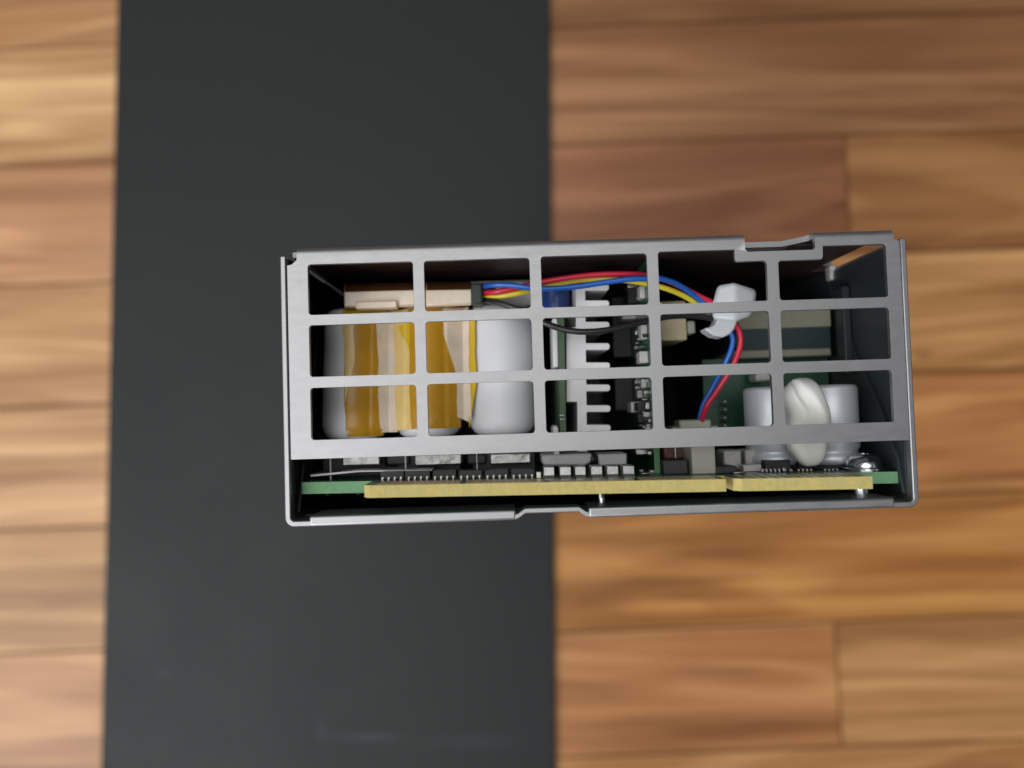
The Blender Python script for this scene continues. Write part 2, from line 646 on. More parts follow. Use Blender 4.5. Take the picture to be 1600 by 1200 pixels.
def grille():
    """slotted front face bent back at the top into the lid"""
    bm = bmesh.new()

    def loop(pts):
        vs = [bm.verts.new((x, y, 0)) for x, y in pts]
        return [bm.edges.new((vs[i], vs[(i + 1) % len(vs)])) for i in range(len(vs))]
    R = .95
    yb = YT - R                     # bend starts
    arc = R * math.pi / 2
    top = yb + arc + (H - .7 - R)   # developed length
    px0, px1, py0 = -42.72, 41.70, -9.85
    notchl = U(449, 412, 0)
    edges = loop([(px0, py0), (px1, py0), (px1, 17.6), (40.9, 17.9), (40.9, yb + arc - R + 6.0), (39.5, yb + arc - R + 7.2), (39.5, yb + arc - R + 22.0), (41.68, yb + arc - R + 22.3), (41.68, top), (-42.8, top), (-42.8, yb + arc + 2.2), (-41.4, yb + arc + 1.8), (-41.4, 17.5), (-42.1, 16.9), (px0, 16.8)])
    r = .45
    for ci, (x0, x1) in enumerate(COLS):
        for ri, (y0, y1) in enumerate(ROWS):
            if ri == 0 and ci == 3:
                p = rrect(x0, x1, y0, y1 + .25, r)
                ne = p[0:5]
                p = [(x1, 15.05), (x1 - .13, 15.3), (x1 - .4, 15.43), (19.3, 15.43), (19.05, 15.55), (18.93, 15.8), (18.93, y1 + .25)] + p[5:]
                edges += loop(p)
            elif ri == 0 and ci == 4:
                p = rrect(x0, x1, y0, y1 + .35, r)
                p = p[0:5] + [(31.1, y1 + .35), (31.05, 15.75), (30.95, 15.5), (30.75, 15.35), (x0 + .4, 15.35), (x0 + .13, 15.22), (x0, 15.0)] + p[10:]
                edges += loop(p)
            else:
                edges += loop(rrect(x0, x1, y0, y1 + (.1 if ri == 0 and ci > 1 else 0), r))
    # cut-out through the bend
    nt_ = yb + arc + 1.2
    edges += loop([(20.75, 16.72), (29.75, 16.72), (30.05, 17.0), (30.1, nt_), (20.4, nt_), (20.4, 17.0)])
    bmesh.ops.triangle_fill(bm, use_beauty=True, use_dissolve=False, edges=edges)

    def cut(co, no):
        bmesh.ops.bisect_plane(bm, geom=bm.verts[:] + bm.edges[:] + bm.faces[:], plane_co=co, plane_no=no)
    for i in range(9):
        cut((0, yb + arc * i / 8, 0), (0, 1, 0))
    for s in (nt_ + 2.5, nt_ + 4.5, nt_ + 30):
        cut((0, s, 0), (0, 1, 0))
    for x in (19.4, 20.4, 26.3, 30.2, 31.2):
        cut((x, 0, 0), (1, 0, 0))
    bmesh.ops.recalc_face_normals(bm, faces=bm.faces)
    if sum(f.normal.z for f in bm.faces) < 0:
        bmesh.ops.reverse_faces(bm, faces=bm.faces)
    g = bmesh.ops.extrude_face_region(bm, geom=bm.faces[:])
    low = {v for v in g['geom'] if isinstance(v, bmesh.types.BMVert)}
    for v in bm.verts:
        x, s = v.co.x, v.co.y
        t = 0.0 if v in low else TW          # depth into the sheet (original faces become the back)
        if s <= yb:
            y, d = s, t
        elif s <= yb + arc:
            a = (s - yb) / R
            y, d = yb + (R - t) * math.sin(a), R - (R - t) * math.cos(a)
        else:
            y, d = YT - t, R + (s - yb - arc)
            if 20.3 < x < 30.3 and s < nt_ + 3:
                e = 1.0 if x < 26.4 else max(0, (30.2 - x) / 3.8)
                y -= .75 * e
        v.co = (x * .001, y * .001, (H - d) * .001)
    bmesh.ops.recalc_face_normals(bm, faces=bm.faces)
    bmesh.ops.dissolve_limit(bm, angle_limit=rad(.5), verts=bm.verts[:], edges=bm.edges[:])
    me = bpy.data.meshes.new('grille_cover')
    bm.to_mesh(me)
    bm.free()
    me.materials.append(M['steel'])
    for p in me.polygons:
        p.use_smooth = True
    me.set_sharp_from_angle(angle=rad(30))
    o = bpy.data.objects.new('grille_cover', me)
    return finish(o, psu, bevel=.14, seg=2, label='slotted grille plate bent back at the top with a square notch')


grille()

# liners along the inside of the walls, their front edges cut at a slant
mb = MB()
xw = XL + TW + .25
for z, dx in ((0, 0), (1, .3)):
    for y, d in ((17.8, 31), (9.5, 14.5), (-10, 5.2), (-17.2, 2.0), (-17.2, 150), (17.8, 150)):
        mb.v.append((xw + dx, y, d))
mb.face([0, 1, 2, 3, 4, 5])
mb.face([11, 10, 9, 8, 7, 6])
for i in range(6):
    j = (i + 1) % 6
    mb.face([i, j, j + 6, i + 6])
mb.build('insulating_sheet', 'blacksheet', psu)
MB().box(XL + TW + .05, XL + TW + .2, -17.3, 17.9, 1.2, 60).build('wall_shade_sheet', 'blacksheet', psu)  # added black sheet, stands in for the shade on the bare left wall
MB().box(XR - TW - .2, XR - TW - .05, -17.3, 17.4, 1.4, 60).build('wall_shade_sheet', 'smoke', psu)  # added dark sheet, stands in for the dimness of the bare right wall
mb = MB()
xw = XR - TW - .25
for dx in (0, -.3):
    for y, d in ((17.6, 24), (3.0, 14.2), (-5.5, 6.8), (-12.5, 2.6), (-17.2, 1.5), (-17.2, 150), (17.6, 150)):
        mb.v.append((xw + dx, y, d))
mb.face([0, 1, 2, 3, 4, 5, 6])
mb.face([13, 12, 11, 10, 9, 8, 7])
for i in range(7):
    j = (i + 1) % 7
    mb.face([i, j, j + 7, i + 7])
mb.build('insulating_sheet', 'smoke', psu)
for side, (xq, pp) in enumerate(((XL + TW + .62, ((17.6, 31), (9.5, 14.5), (-10, 5.2), (-17.2, 2.0))),
                                  (XR - TW - .62, ((17.4, 24), (3.0, 14.2), (-5.5, 6.8), (-12.5, 2.6), (-17.2, 1.5))))):
    MB().tube([(xq, y, d) for y, d in pp], .06, 6).build('sheet_edge', 'sleeve', psu)
MB().box(-41.2, 37.2, YT - TW - .5, YT - TW - .15, 3.2, 150).build('lid_liner', 'brown', psu)
MB().box(37.25, 38.9, YT - TW - .5, YT - TW - .15, 3.4, 24).build('lid_liner', 'brown', psu)  # added strip, covers bare lid that would mirror the wooden floor
MB().box(37.25, 41.3, YT - TW - .55, YT - TW - .2, 24.05, 150).build('lid_liner', 'brown', psu)  # added likewise further back, against the lid's reflection
MB().box(-41.8, 41.2, YB + TW + .15, YB + TW + .45, 3.5, 150).build('floor_liner', 'blacksheet', psu)

# ------------------------------------------------------------------ main circuit board
pcb_pts = [(-42.2, 3.0), (-41.9, 2.7), (-32.2, 2.7), (-32.2, -3.2), (-31.4, -4), (15.3, -4), (15.3, 1.2), (16.5, 1.2), (16.5, -3.1), (17.4, -4),
           (34.5, -4), (34.7, 2.7), (41.2, 2.7), (41.2, 150), (-42.2, 150)]
mb = MB()
n = len(pcb_pts)
for k in (0, -1.62):
    mb.v += [(x, board_y(x) + k, d) for x, d in pcb_pts]
mb.face(list(range(n)), 0)
mb.face([n + i for i in reversed(range(n))], 0)
for i in range(n):
    j = (i + 1) % n
    d_front = max(pcb_pts[i][1], pcb_pts[j][1])
    mb.face([i, j, n + j, n + i], 2 if d_front > 100 or (pcb_pts[i][1] > 2 and pcb_pts[j][1] > 2) else 1)
board = mb.build('circuit_board', ['mask', 'fr4', 'fr4g'], psu, label='green circuit board with yellow edge tongues')

# gold contacts on the two tongues (they run back from the front edge)


def contact(x0, x1, d0, d1):
    m_ = MB()
    y0, y1 = board_y(x0) + .03, board_y(x1) + .03
    m_.v += [(x0, y0, d0), (x1, y1, d0), (x1, y1, d1), (x0, y0, d1), (x0, y0 - .02, d0), (x1, y1 - .02, d0), (x1, y1 - .02, d1), (x0, y0 - .02, d1)]
    for q in ((0, 1, 2, 3), (7, 6, 5, 4), (0, 4, 5, 1), (1, 5, 6, 2), (2, 6, 7, 3), (3, 7, 4, 0)):
        m_.face(list(q))
    m_.build('contact', 'gold', board)


for x0, x1 in ((-30.6, -19.6), (-18.9, -8.4), (-7.7, 3.4), (4.2, 14.6)):
    contact(x0, x1, -3.3, 1.5)
x = 17.9
while x < 34.0:
    contact(x, x + 1.0, -3.4, 2.2)
    x += 1.55

# the bevelled insulation film under the board edge


def onboard(x0, x1, ytop, ybot, length, mb=None, m=0, dd=0.0):
    mx = (x0 + x1) / 2
    d = surf(mx, ybot) + dd
    xa, xb = U(x0, ybot, d)[0], U(x1, ybot, d)[0]
    yt = U(mx, ytop, d)[1]
    mb = mb or MB()
    mb.box(xa, xb, board_y((xa + xb) / 2) + .02, yt, d, d + length, m)
    return mb, (xa, xb, board_y((xa + xb) / 2), yt, d)


# row of eight-pin chips on the left tongue
for i in range(6):
    a = 593 + 41.1 * i
    yb_ = 750 - i * .75
    mb, (xa, xb, y0, yt, d) = onboard(a, a + 37, yb_ - 12, yb_, 3.9)
    mb = MB()
    mb.prism([(xa, y0 + .08), (xb, y0 + .08), (xb - .08, yt), (xa + .08, yt)], d + .7, d + 4.5)
    for k in range(4):
        xk = xa + .38 + k * (xb - xa - .76) / 3
        for (da, db, ya, yb2) in ((d, d + .5, y0 + .03, y0 + .16), (d + .42, d + .58, y0 + .16, y0 + .4), (d + .58, d + .9, y0 + .3, y0 + .4)):
            mb.box(xk - .12, xk + .12, ya, yb2, da, db, 1)
    mb.build('chip', ['black', 'tin'], board)

# six ceramic capacitors with tinned ends
for i, (x0, x1) in enumerate(((850, 867), (875, 893), (899, 916), (924, 942), (949, 967), (974, 992))):
    mb, (xa, xb, y0, yt, d) = onboard(x0, x1, 729.5 - i * .4, 750.5 - i * .5, .5)
    mb.box(xa + .02, xb - .02, y0 + .05, yt - .03, d + .5, d + 2.6, 1)
    mb.box(xa, xb, y0 + .02, yt, d + 2.6, d + 3.1, 0)
    c = mb.build('ceramic_capacitor', ['tin', 'greycap'], board, bevel=.10)
    f = MB()
    pts = [(d + .1, y0 + .03), (d - .55, y0 + .03), (d - .45, y0 + .28), (d - .15, y0 + .55), (d + .1, y0 + .75)]
    k = len(pts)
    f.v += [(xa + .05, y, q) for q, y in pts] + [(xb - .05, y, q) for q, y in pts]
    f.face(list(range(k)))
    f.face([k + q for q in reversed(range(k))])
    for q in range(k):
        f.face([q, (q + 1) % k, k + (q + 1) % k, k + q])
    f.build('solder_fillet', 'tin', board, bevel=.06)

# other small parts along the front of the board
for (x0, x1, yt, yb_, ln, mt, bv, nm) in (
        (838, 846, 737, 748, 1.0, 'tin', .08, 'solder_pad'),
        (1003, 1018, 738, 742.5, 1.2, 'tin', .2, 'solder_blob'),
        (1037, 1075, 719, 741, 7, 'black', .1, 'chip'),
        (1072, 1084, 728, 737, 2, 'greycap', .08, 'chip_resistor'),
        (1082, 1119, 690, 741, 8, 'ivory', .15, 'board_connector'),
        (1106, 1152, 729, 740, 4, 'black', .1, 'chip'),
        (1131.5, 1160, 703.5, 735, 4.5, 'greycap', .3, 'film_capacitor'),
        (1165, 1192, 702.5, 733, 4.5, 'greycap', .3, 'film_capacitor'),
        (1162, 1190, 726, 737, 2, 'greycap', .1, 'chip_resistor'),
        (1196, 1236, 719, 735, 5, 'black', .1, 'chip'),
        (1249, 1268, 720, 734, 3, 'brown', .1, 'chip_capacitor'),
        (1296, 1320, 716, 731, 4, 'black', .1, 'chip'),
        (1146, 1166, 737.5, 741, 1.2, 'tin', .2, 'solder_blob')):
    mb, _ = onboard(x0, x1, yt, yb_, ln)
    mb.build(nm, mt, board, bevel=bv)
crnd = random.Random(11)
for k in range(34):
    px = crnd.uniform(995, 1330)
    if 1078 < px < 1122:
        continue
    yb_ = 741 - (px - 995) * .018 - crnd.uniform(0, 8)
    w = crnd.choice((5, 7, 9))
    mb, _ = onboard(px, px + w, yb_ - crnd.uniform(3, 6), yb_, crnd.uniform(.6, 1.4))
    mb.build('chip_resistor', crnd.choice(('greycap', 'black', 'tin', 'brown')), board, bevel=.07)
# fine-pitch legs in front of the control chips
for grp in ((1190, 5, 6.6), (1247, 4, 6.4), (1288, 4, 6.3)):
    mb = MB()
    for k in range(grp[1]):
        xx = grp[0] + k * grp[2]
        onboard(xx, xx + 3.4, 732.5, 738.5 - (xx - 1190) * .02, .7, mb)
    mb.build('chip_legs', 'tin', board, bevel=.05)
mb = MB()
for (x0, x1, yt, yb_) in ((1096, 1103, 731, 737), (1101, 1107, 733, 739), (1090, 1096, 729, 735), (1223, 1230, 731, 738), (1234, 1240, 733, 738)):
    onboard(x0, x1, yt, yb_, .8, mb)
mb.build('solder_joints', 'tin', board, bevel=.15)
# stray round joints under the board
for px in (512, 560):
    d = 4.5
    x_, y_ = U(px, 772, d)
    mb = MB()
    mb.lathe(x_, d, [(.05, board_y(x_) - 2.15), (.35, board_y(x_) - 2.0), (.6, board_y(x_) - 1.64)], 12)
    mb.build('solder_blob', 'tin', board)

# screw with washer at the right end of the board
xs_, _ = U(1350, 722, 7)
ds = 7.0
y0 = board_y(xs_)
mb = MB()
mb.lathe(xs_, ds, [(3.0, y0 + .02), (3.0, y0 + .32), (2.75, y0 + .42), (2.55, y0 + .45), (2.55, y0 + .62), (2.5, y0 + .95), (2.3, y0 + 1.5), (1.9, y0 + 1.95), (1.2, y0 + 2.25),
                   (.75, y0 + 2.33), (.7, y0 + 1.6), (.02, y0 + 1.5)], 36)
mb.build('screw', 'chrome', psu)
for (pxa, pxb, pt, d) in ((934, 947, 776, 4), (1336, 1366, 766, 4)):
    xa, xb = U(pxa, 780, d)[0], U(pxb, 780, d)[0]
    r = (xb - xa) / 2
    yy = board_y((xa + xb) / 2) - 1.64
    mb = MB()
    mb.lathe((xa + xb) / 2, d + r, [(r, YB + TW + .5), (r, yy - .8), (r * .9, yy - .7), (r, yy - .6), (r, yy)], 20)
    mb.build('standoff', 'chrome', psu)

# thin bare sheet and bars of the output bus, between grille and board
mb = MB()
p = pxpoly([(483, 741), (560, 734), (676, 733), (676, 736.5), (562, 738.5), (485, 746)], 6.2)
mb.prism(p, 6.2, 26)
mb.build('bus_sheet', 'steel', psu, bevel=.1)
for (x0, y0_, x1, y1_) in ((534, 711, 594, 728), (647, 709, 722, 727.5), (765, 708, 830, 725.5)):
    mb = MB().box(*pxbox(x0, y0_, x1, y1_, 9.5, 10))
    mb.build('bus_bar', 'solder', psu, bevel=.25, seg=2)
for (x0, y0_, x1, y1_) in ((603, 711, 640, 727), (729, 709, 760, 726)):
    MB().box(*pxbox(x0, y0_, x1, y1_, 11.5, 6)).build('bus_bar_joint', 'smoke', psu, bevel=.3)
for px in (516.5, 634, 745.5):
    xx, _ = U(px, 728, 6.4)
    MB().lathe(xx, 6.4, [(.13, board_y(xx) + .02), (.13, -7.9)], 8).build('lead_wire', 'greycap', psu)

# ------------------------------------------------------------------ three white sleeved cylinders wrapped with tape
RC = 5.12
dC = 14.0
cxs = [U(551, 590, 13)[0], U(667, 590, 13)[0], U(783, 590, 13)[0]]
ybot = U(600, 686, 9)[1]
ytop = U(600, 474, 11)[1]
prof = [(.5, ybot - .1), (RC - 2.2, ybot - .1), (RC - 1.4, ybot + .1), (RC - .75, ybot + .55), (RC - .3, ybot + 1.25), (RC - .06, ybot + 2.2), (RC, ybot + 3.2), (RC, ytop - 1.6),
        (RC - .3, ytop - .6), (RC - .9, ytop - .15), (RC - 1.8, ytop), (.5, ytop)]
cyl = []
LEAN = .2                            # the cylinders lean back a little
for c in cxs:
    mb = MB().lathe(c, dC, prof, 64)
    mb.v = [(x, y, d + LEAN * (y - ybot)) for x, y, d in mb.v]
    cyl.append(mb.build('sleeved_cylinder', 'shrink', psu, angle=60))
for c in cxs:
    # moulded black base each cylinder stands on
    MB().box(c - 4.7, c + 4.7, board_y(c) + .05, ybot - .05, dC - 1.5, dC + 5).build('cylinder_base', 'black', psu)


def hull(x):
    """front depth of the wrapped bundle at x (tape bridges the valleys)"""
    d = 99
    for c in cxs:
        if abs(x - c) < RC:
            d = min(d, dC - math.sqrt(RC * RC - (x - c) ** 2))
    for a, b in zip(cxs, cxs[1:]):
        if a < x < b:
            d = min(d, dC - RC + 0.9 + 1.1 * max(0, 1 - abs(x - (a + b) / 2) / 2.4))
    return d


def inset(y):
    for (ra, ya), (rb, yb2) in zip(prof[1:], prof[2:]):
        if ya <= y <= yb2 and yb2 > ya:
            return RC - (ra + (rb - ra) * (y - ya) / (yb2 - ya))
    return 1.7


def tape(xpa, xpb, ytf, ybf, matn, lift=.06, n=22, wide=True):
    """strip of tape across the bundle: photo x range, upper and lower edge as functions of 0..1"""
    m_ = MB()
    pa, pb = U(xpa, 585, 9.5)[0], U(xpb, 585, 9.5)[0]
    ny = 24
    for k in range(2):
        for i in range(n + 1):
            t = i / n
            x_ = pa + (pb - pa) * t
            for j in range(ny + 1):
                s_ = j / ny
                y_ = ytf(t) + (ybf(t) - ytf(t)) * s_
                dd_ = inset(y_)
                lean = LEAN * (y_ - ybot)
                wx = (.07 * math.sin(y_ * .55 + xpa) + .04 * math.sin(y_ * 1.7 + xpb)) * (abs(2 * t - 1) ** 2)
                xq = -12.4 + (x_ + wx + 12.4) * (114.5 + lean) / 114.5 if wide else x_ + wx
                m_.v.append((xq, y_, hull(xq) - lift - (0 if k else .03) + dd_ + lean))
    w = ny + 1
    for k in range(2):
        o_ = k * (n + 1) * w
        for i in range(n):
            for j in range(ny):
                a = o_ + i * w + j
                m_.face([a, a + 1, a + w + 1, a + w])
    # close the rim
    rim = [i * w for i in range(n + 1)] + [n * w + j for j in range(1, w)] + [i * w + ny for i in reversed(range(n))] + [j for j in reversed(range(1, ny))]
    o_ = (n + 1) * w
    for q in range(len(rim)):
        a, b = rim[q], rim[(q + 1) % len(rim)]
        m_.face([a, b, b + o_, a + o_])
    m_.build('tape', matn, psu, angle=60)


def yl(py, px=600, d=9.5):
    return U(px, py, d)[1]


cst = lambda v: (lambda t: v)
lin = lambda a, b: (lambda t: a + (b - a) * t)
tape(539, 593, cst(yl(481)), cst(yl(681)), 'yellow', .06)
tape(540, 556, cst(yl(476)), lin(yl(628), yl(560)), 'pale', .12, 8)
tape(539, 606, cst(yl(470)), lin(yl(492), yl(484)), 'lemon', .14)
tape(590, 616, lin(yl(478), yl(474)), cst(yl(676)), 'beige', .10)
tape(610, 668, cst(yl(478)), lin(yl(674), yl(671)), 'pale', .07)
tape(624, 642, lin(yl(505), yl(500)), lin(yl(512), yl(545)), 'lemon', .13, 8)
tape(640, 716, cst(yl(478)), lin(yl(672), yl(672)), 'yellow', .11)
tape(694, 734, cst(yl(476)), lin(yl(520), yl(664)), 'beige', .16)
tape(712, 731, cst(yl(500)), lin(yl(655), yl(664)), 'beige', .13, 8)
tape(731, 744, cst(yl(490)), lin(yl(674), yl(600)), 'lemon', .06, 8)

# taped-up end of the wire loom lying on top of the cylinders
mb = MB()
dB = 10.0


def loom(x0, x1, yt0, ym0, yb0, yt1, ym1, yb1, d):
    m_ = MB()
    for (x_, yt_, ym_, yb_) in ((x0, yt0, ym0, yb0), (x1, yt1, ym1, yb1)):
        pts = [(*U(x_, yb_, d + .9), d + .9), (*U(x_, yb_ - 3, d), d), (*U(x_, ym_, d), d), (*U(x_, (yt_ + ym_) / 2, d + .9), d + .9), (*U(x_, yt_, d + 2.5), d + 2.5),
               (*U(x_, yt_, d + 6), d + 6), (*U(x_, yb_, d + 6), d + 6)]
        m_.v += pts
    k = 7
    for i in range(k):
        j = (i + 1) % k
        m_.face([i, j, k + j, k + i], 1 if i in (2, 3, 4) else 0)
    m_.face(list(range(k)), 0)
    m_.face([k + i for i in reversed(range(k))], 0)
    return m_


loom(538, 648, 443, 456, 482, 441, 453, 480, 10.0).build('taped_loom', ['beige', 'brownTape'], psu, bevel=.18)
loom(646, 668, 441, 452, 480, 440, 451, 479, 10.5).build('taped_loom', ['brownTape', 'brownTape'], psu, bevel=.18)
loom(666, 737, 441, 453.5, 480.5, 440, 452, 477, 9.8).build('taped_loom', ['beige', 'brownTape'], psu, bevel=.18)
MB().box(*pxbox(555, 470, 620, 482, 9.3, 2)).build('tape', 'beige', psu, bevel=.2)
MB().box(*pxbox(736, 442, 754, 475, 7.6, 4.5)).build('wire_sleeve', 'sleeve', psu, bevel=.35, seg=3)

# transformer behind, with a light plate along its upper edge
x0, x1, y0_, y1_, d0, d1 = pxbox(560, 448, 842, 640, 22, 30)
MB().box(x0, x1, y0_, y1_, d0, d1).build('transformer', 'brown', psu, bevel=.4)
MB().box(x0, x1 - 1, y1_ + .15, y1_ + .5, d0 - 1.2, d1 - 5).build('transformer_plate', 'steel', psu)
MB().box(*pxbox(775, 440, 836, 478, 17.5, 6)).build('transformer_lug', 'alu', psu, bevel=.2)

# ------------------------------------------------------------------ heat sink, its boards and neighbours
dHS = 9.0
fins = [448.5, 474.5, 508, 541.3, 571.5, 606, 638.4, 669]
pts = [(899, 445)]
for k, y in enumerate(fins):
    lean = (y - 560) * .012
    xs0, xt = 916 + lean, 953.5 + lean
    h = 5.5
    if k == 0:
        pts[0] = (899, y - h)
    pts += [(xs0, y - h)] if k else []
    pts += [(xt - 4, y - h), (xt - 1, y - h + 1.6), (xt, y), (xt - 1, y + h - 1.6), (xt - 4, y + h), (xs0 + 1.5, y + h), (xs0, y + h + 1.5)]
pts += [(917.5, 706), (902.5, 706), (902, 628), (885, 628), (884.5, 518), (890, 512), (900, 511)]
mb = MB()
mb.prism(pxpoly(pts, dHS), dHS, 75)
mb.build('heat_sink', 'alu', psu, bevel=.12, label='comb-shaped pale aluminium heat sink')
MB().prism(pxpoly([(846, 711), (925, 708), (925, 722), (914, 728), (850, 728), (846, 722)], 8.5), 8.5, 30).build('heat_sink_foot', 'alu', psu, bevel=.3)
MB().prism(pxpoly([(934, 710), (980, 708), (980, 727), (936, 728.5)], 8.2), 8.2, 14).build('clip_block', 'alu', psu, bevel=.25)
x_, y_ = U(927, 719, 8)
MB().lathe(x_, 9.5, [(.02, y_ - .95), (.6, y_ - .85), (1.0, y_ - .4), (1.1, y_), (1.0, y_ + .5), (.6, y_ + .9), (.02, y_ + 1.0)], 20).build('black_bead', 'blackwire', psu)
# upright green board left of the heat sink (seen edge-on) and the metal strip beside it
mb = MB()
mb.prism(pxpoly([(872.5, 494), (881.5, 494), (885, 700), (876, 700)], 8.2), 8.2, 60)
upb = mb.build('upright_board', 'edge', psu)
MB().prism(pxpoly([(863, 497), (871.5, 497), (873, 574), (864.5, 574)], 9), 9, 16).build('metal_strip', 'alu', psu, bevel=.2)
MB().prism(pxpoly([(864, 668), (868.5, 663.5), (873, 668), (875, 712), (866, 712)], 8.8), 8.8, 16).build('metal_strip', 'alu', psu, bevel=.2)
for (px, py) in ((877.5, 649), (878, 655), (880, 590)):
    x_, y_ = U(px, py, 7.9)
    MB().box(x_ - .35, x_ + .35, y_ - .1, y_ + .1, 7.95, 8.19).build('solder_blob', 'tin', upb, bevel=.06)
# blue capacitor
xa, xb = U(846, 470, 15)[0], U(891, 470, 15)[0]
r = (xb - xa) / 2
yq0, yq1 = U(868, 488, 13)[1], U(868, 446, 13)[1]
MB().lathe((xa + xb) / 2, 15 + r * .2, [(.3, yq0), (r - .5, yq0), (r, yq0 + .5), (r, yq1 - .5), (r - .5, yq1), (.3, yq1)], 32).build('blue_capacitor', 'blueCap', psu)

# daughter board standing right of the heat sink, parts on its left face
xd0, xd1 = U(1022, 715, 7)[0], U(1031, 715, 7)[0]
MB().box(xd0, xd1, board_y(8) + .03, U(1020, 402, 7)[1], 7, 70, 0)
mb = MB()
mb.box(xd0, xd1, board_y(8) + .03, U(1015, 405, 7)[1], 7, 70, 0)
mb.m[0] = 1
db = mb.build('daughter_board', ['mask', 'fr4g'], psu)
rnd = random.Random(3)


def side_part(py0, py1, d0, d1, h, mt, nm, bv=.08):
    """part on the daughter board's left face"""
    dm = (d0 + d1) / 2
    y0_, y1_ = U(1000, py1, dm)[1], U(1000, py0, dm)[1]
    MB().box(xd0 - h, xd0 - .02, y0_, y1_, d0, d1).build(nm, mt, db, bevel=bv)


for (a, b, d0, d1, h, mt, nm) in (
        (449, 468, 9, 11.5, .8, 'greycap', 'chip_resistor'), (444, 452, 13, 16, 2.0, 'tin', 'solder_blob'), (454, 476, 15, 20, 1.6, 'black', 'chip'),
        (501, 506, 12, 14, 1.3, 'tin', 'solder_blob'), (509, 531, 8.5, 11, .9, 'greycap', 'chip_resistor'), (516, 524, 12.5, 14, 1.2, 'tin', 'solder_blob'),
        (528, 532, 12, 13.2, 1.0, 'tin', 'solder_blob'), (534, 538, 13.4, 15, 1.0, 'tin', 'solder_blob'), (550, 568, 8.5, 11.5, 1.3, 'greycap', 'chip_capacitor'),
        (552, 556, 12, 14, 1.0, 'tin', 'solder_blob'), (565, 569, 12, 14, 1.0, 'tin', 'solder_blob'),
        (593, 606, 10.5, 11.8, .8, 'greycap', 'chip_resistor'), (610, 622, 14.5, 16, .8, 'greycap', 'chip_resistor'),
        (628, 644, 14, 18, 2.0, 'greycap', 'chip_capacitor'), (622, 627, 9.5, 11, 1.0, 'tin', 'solder_blob'), (629, 642, 10, 13.6, 1.6, 'black', 'chip'),
        (628, 641, 8.0, 8.6, .8, 'tin', 'solder_blob'), (642, 646, 10, 12, 1.0, 'tin', 'solder_blob'), (644, 656, 9.0, 10, .9, 'greycap', 'chip_resistor'),
        (646, 660, 11.0, 14, 1.4, 'black', 'chip'), (659, 662, 11.2, 12, .8, 'tin', 'solder_blob'), (490, 500, 18, 22, 2.2, 'greycap', 'chip_capacitor'),
        (575, 640, 24, 34, 3.0, 'black', 'chip'), (470, 560, 24, 34, 3.0, 'black', 'chip'), (700, 710, 10, 15, 2.2, 'tin', 'solder_blob'), (704, 712, 8, 9.4, .8, 'tin', 'solder_blob')):
    side_part(a, b, d0, d1, h, mt, nm, .2 if mt == 'tin' else .08)

for k in range(44):
    py = rnd.uniform(445, 700)
    d0 = rnd.uniform(8.2, 17)
    hgt = rnd.uniform(2.5, 7)
    side_part(py, py + hgt, d0, d0 + rnd.uniform(.4, 1.2), rnd.uniform(.3, 1.0), rnd.choice(('tin', 'tin', 'greycap', 'black')), 'chip_resistor', .06)

# parts right of the daughter board, low on the main board
MB().box(*pxbox(1034, 690, 1081, 721, 9, 8)).build('choke', 'redcore', psu, bevel=.6, seg=3)
xx, _ = U(1055.5, 710, 8.7)
MB().lathe(xx, 8.7, [(.11, board_y(xx) + .5), (.11, -7.9)], 8).build('lead_wire', 'tin', psu)
mb = MB().box(*pxbox(1028, 470, 1073, 532, 13, 9))
cc = mb.build('cream_connector', 'cream', psu, bevel=.25)
MB().box(*pxbox(1073.2, 501, 1087, 521, 13.5, 6)).build('connector_latch', 'ivory', cc, bevel=.3)
MB().box(*pxbox(1062, 656, 1112, 672, 13, 5)).build('wire_connector', 'ivory', psu, bevel=.35)
MB().box(*pxbox(1050, 666, 1124, 690, 14, 6)).build('wire_connector', 'ivory', psu, bevel=.3)

# far transformer with pale winding bands, green board behind and pin header
tb = MB().box(*pxbox(1150, 484, 1298, 560, 20, 12)).build('wound_core', 'teal', psu, bevel=.1)
MB().box(*pxbox(1148, 484.5, 1298.5, 512.5, 19.8, 12.4)).build('winding_band', 'olive', tb, bevel=.15)
MB().box(*pxbox(1148, 546, 1298.5, 557.5, 19.8, 12.4)).build('winding_band', 'olive', tb, bevel=.15)
MB().box(*pxbox(1100, 559, 1296, 690, 24, 1.6)).build('inner_board', 'mask', psu)
mb = MB()
for py in (628, 640, 653, 665):
    x_, y_ = U(1131, py, 22)
    mb.box(x_ - .3, x_ + .3, y_ - .3, y_ + .3, 21, 23.9)
mb.build('pin_header', 'tin', psu, bevel=.15)
x_, y_ = U(1190, 588, 20)
MB().box(x_ - 1.3, x_ + 1.3, y_ - .9, y_ + .9, 19, 23).build('chip_capacitor', 'greycap', psu, bevel=.4)
# grey metal bracket on the right wall
MB().box(*pxbox(1319, 446, 1331, 585, 15.5, 3)).build('bracket', 'smoke', psu, bevel=.2)
MB().box(*pxbox(1297, 414, 1309, 437, 21.5, 2)).build('bracket', 'greycap', psu, bevel=.3)

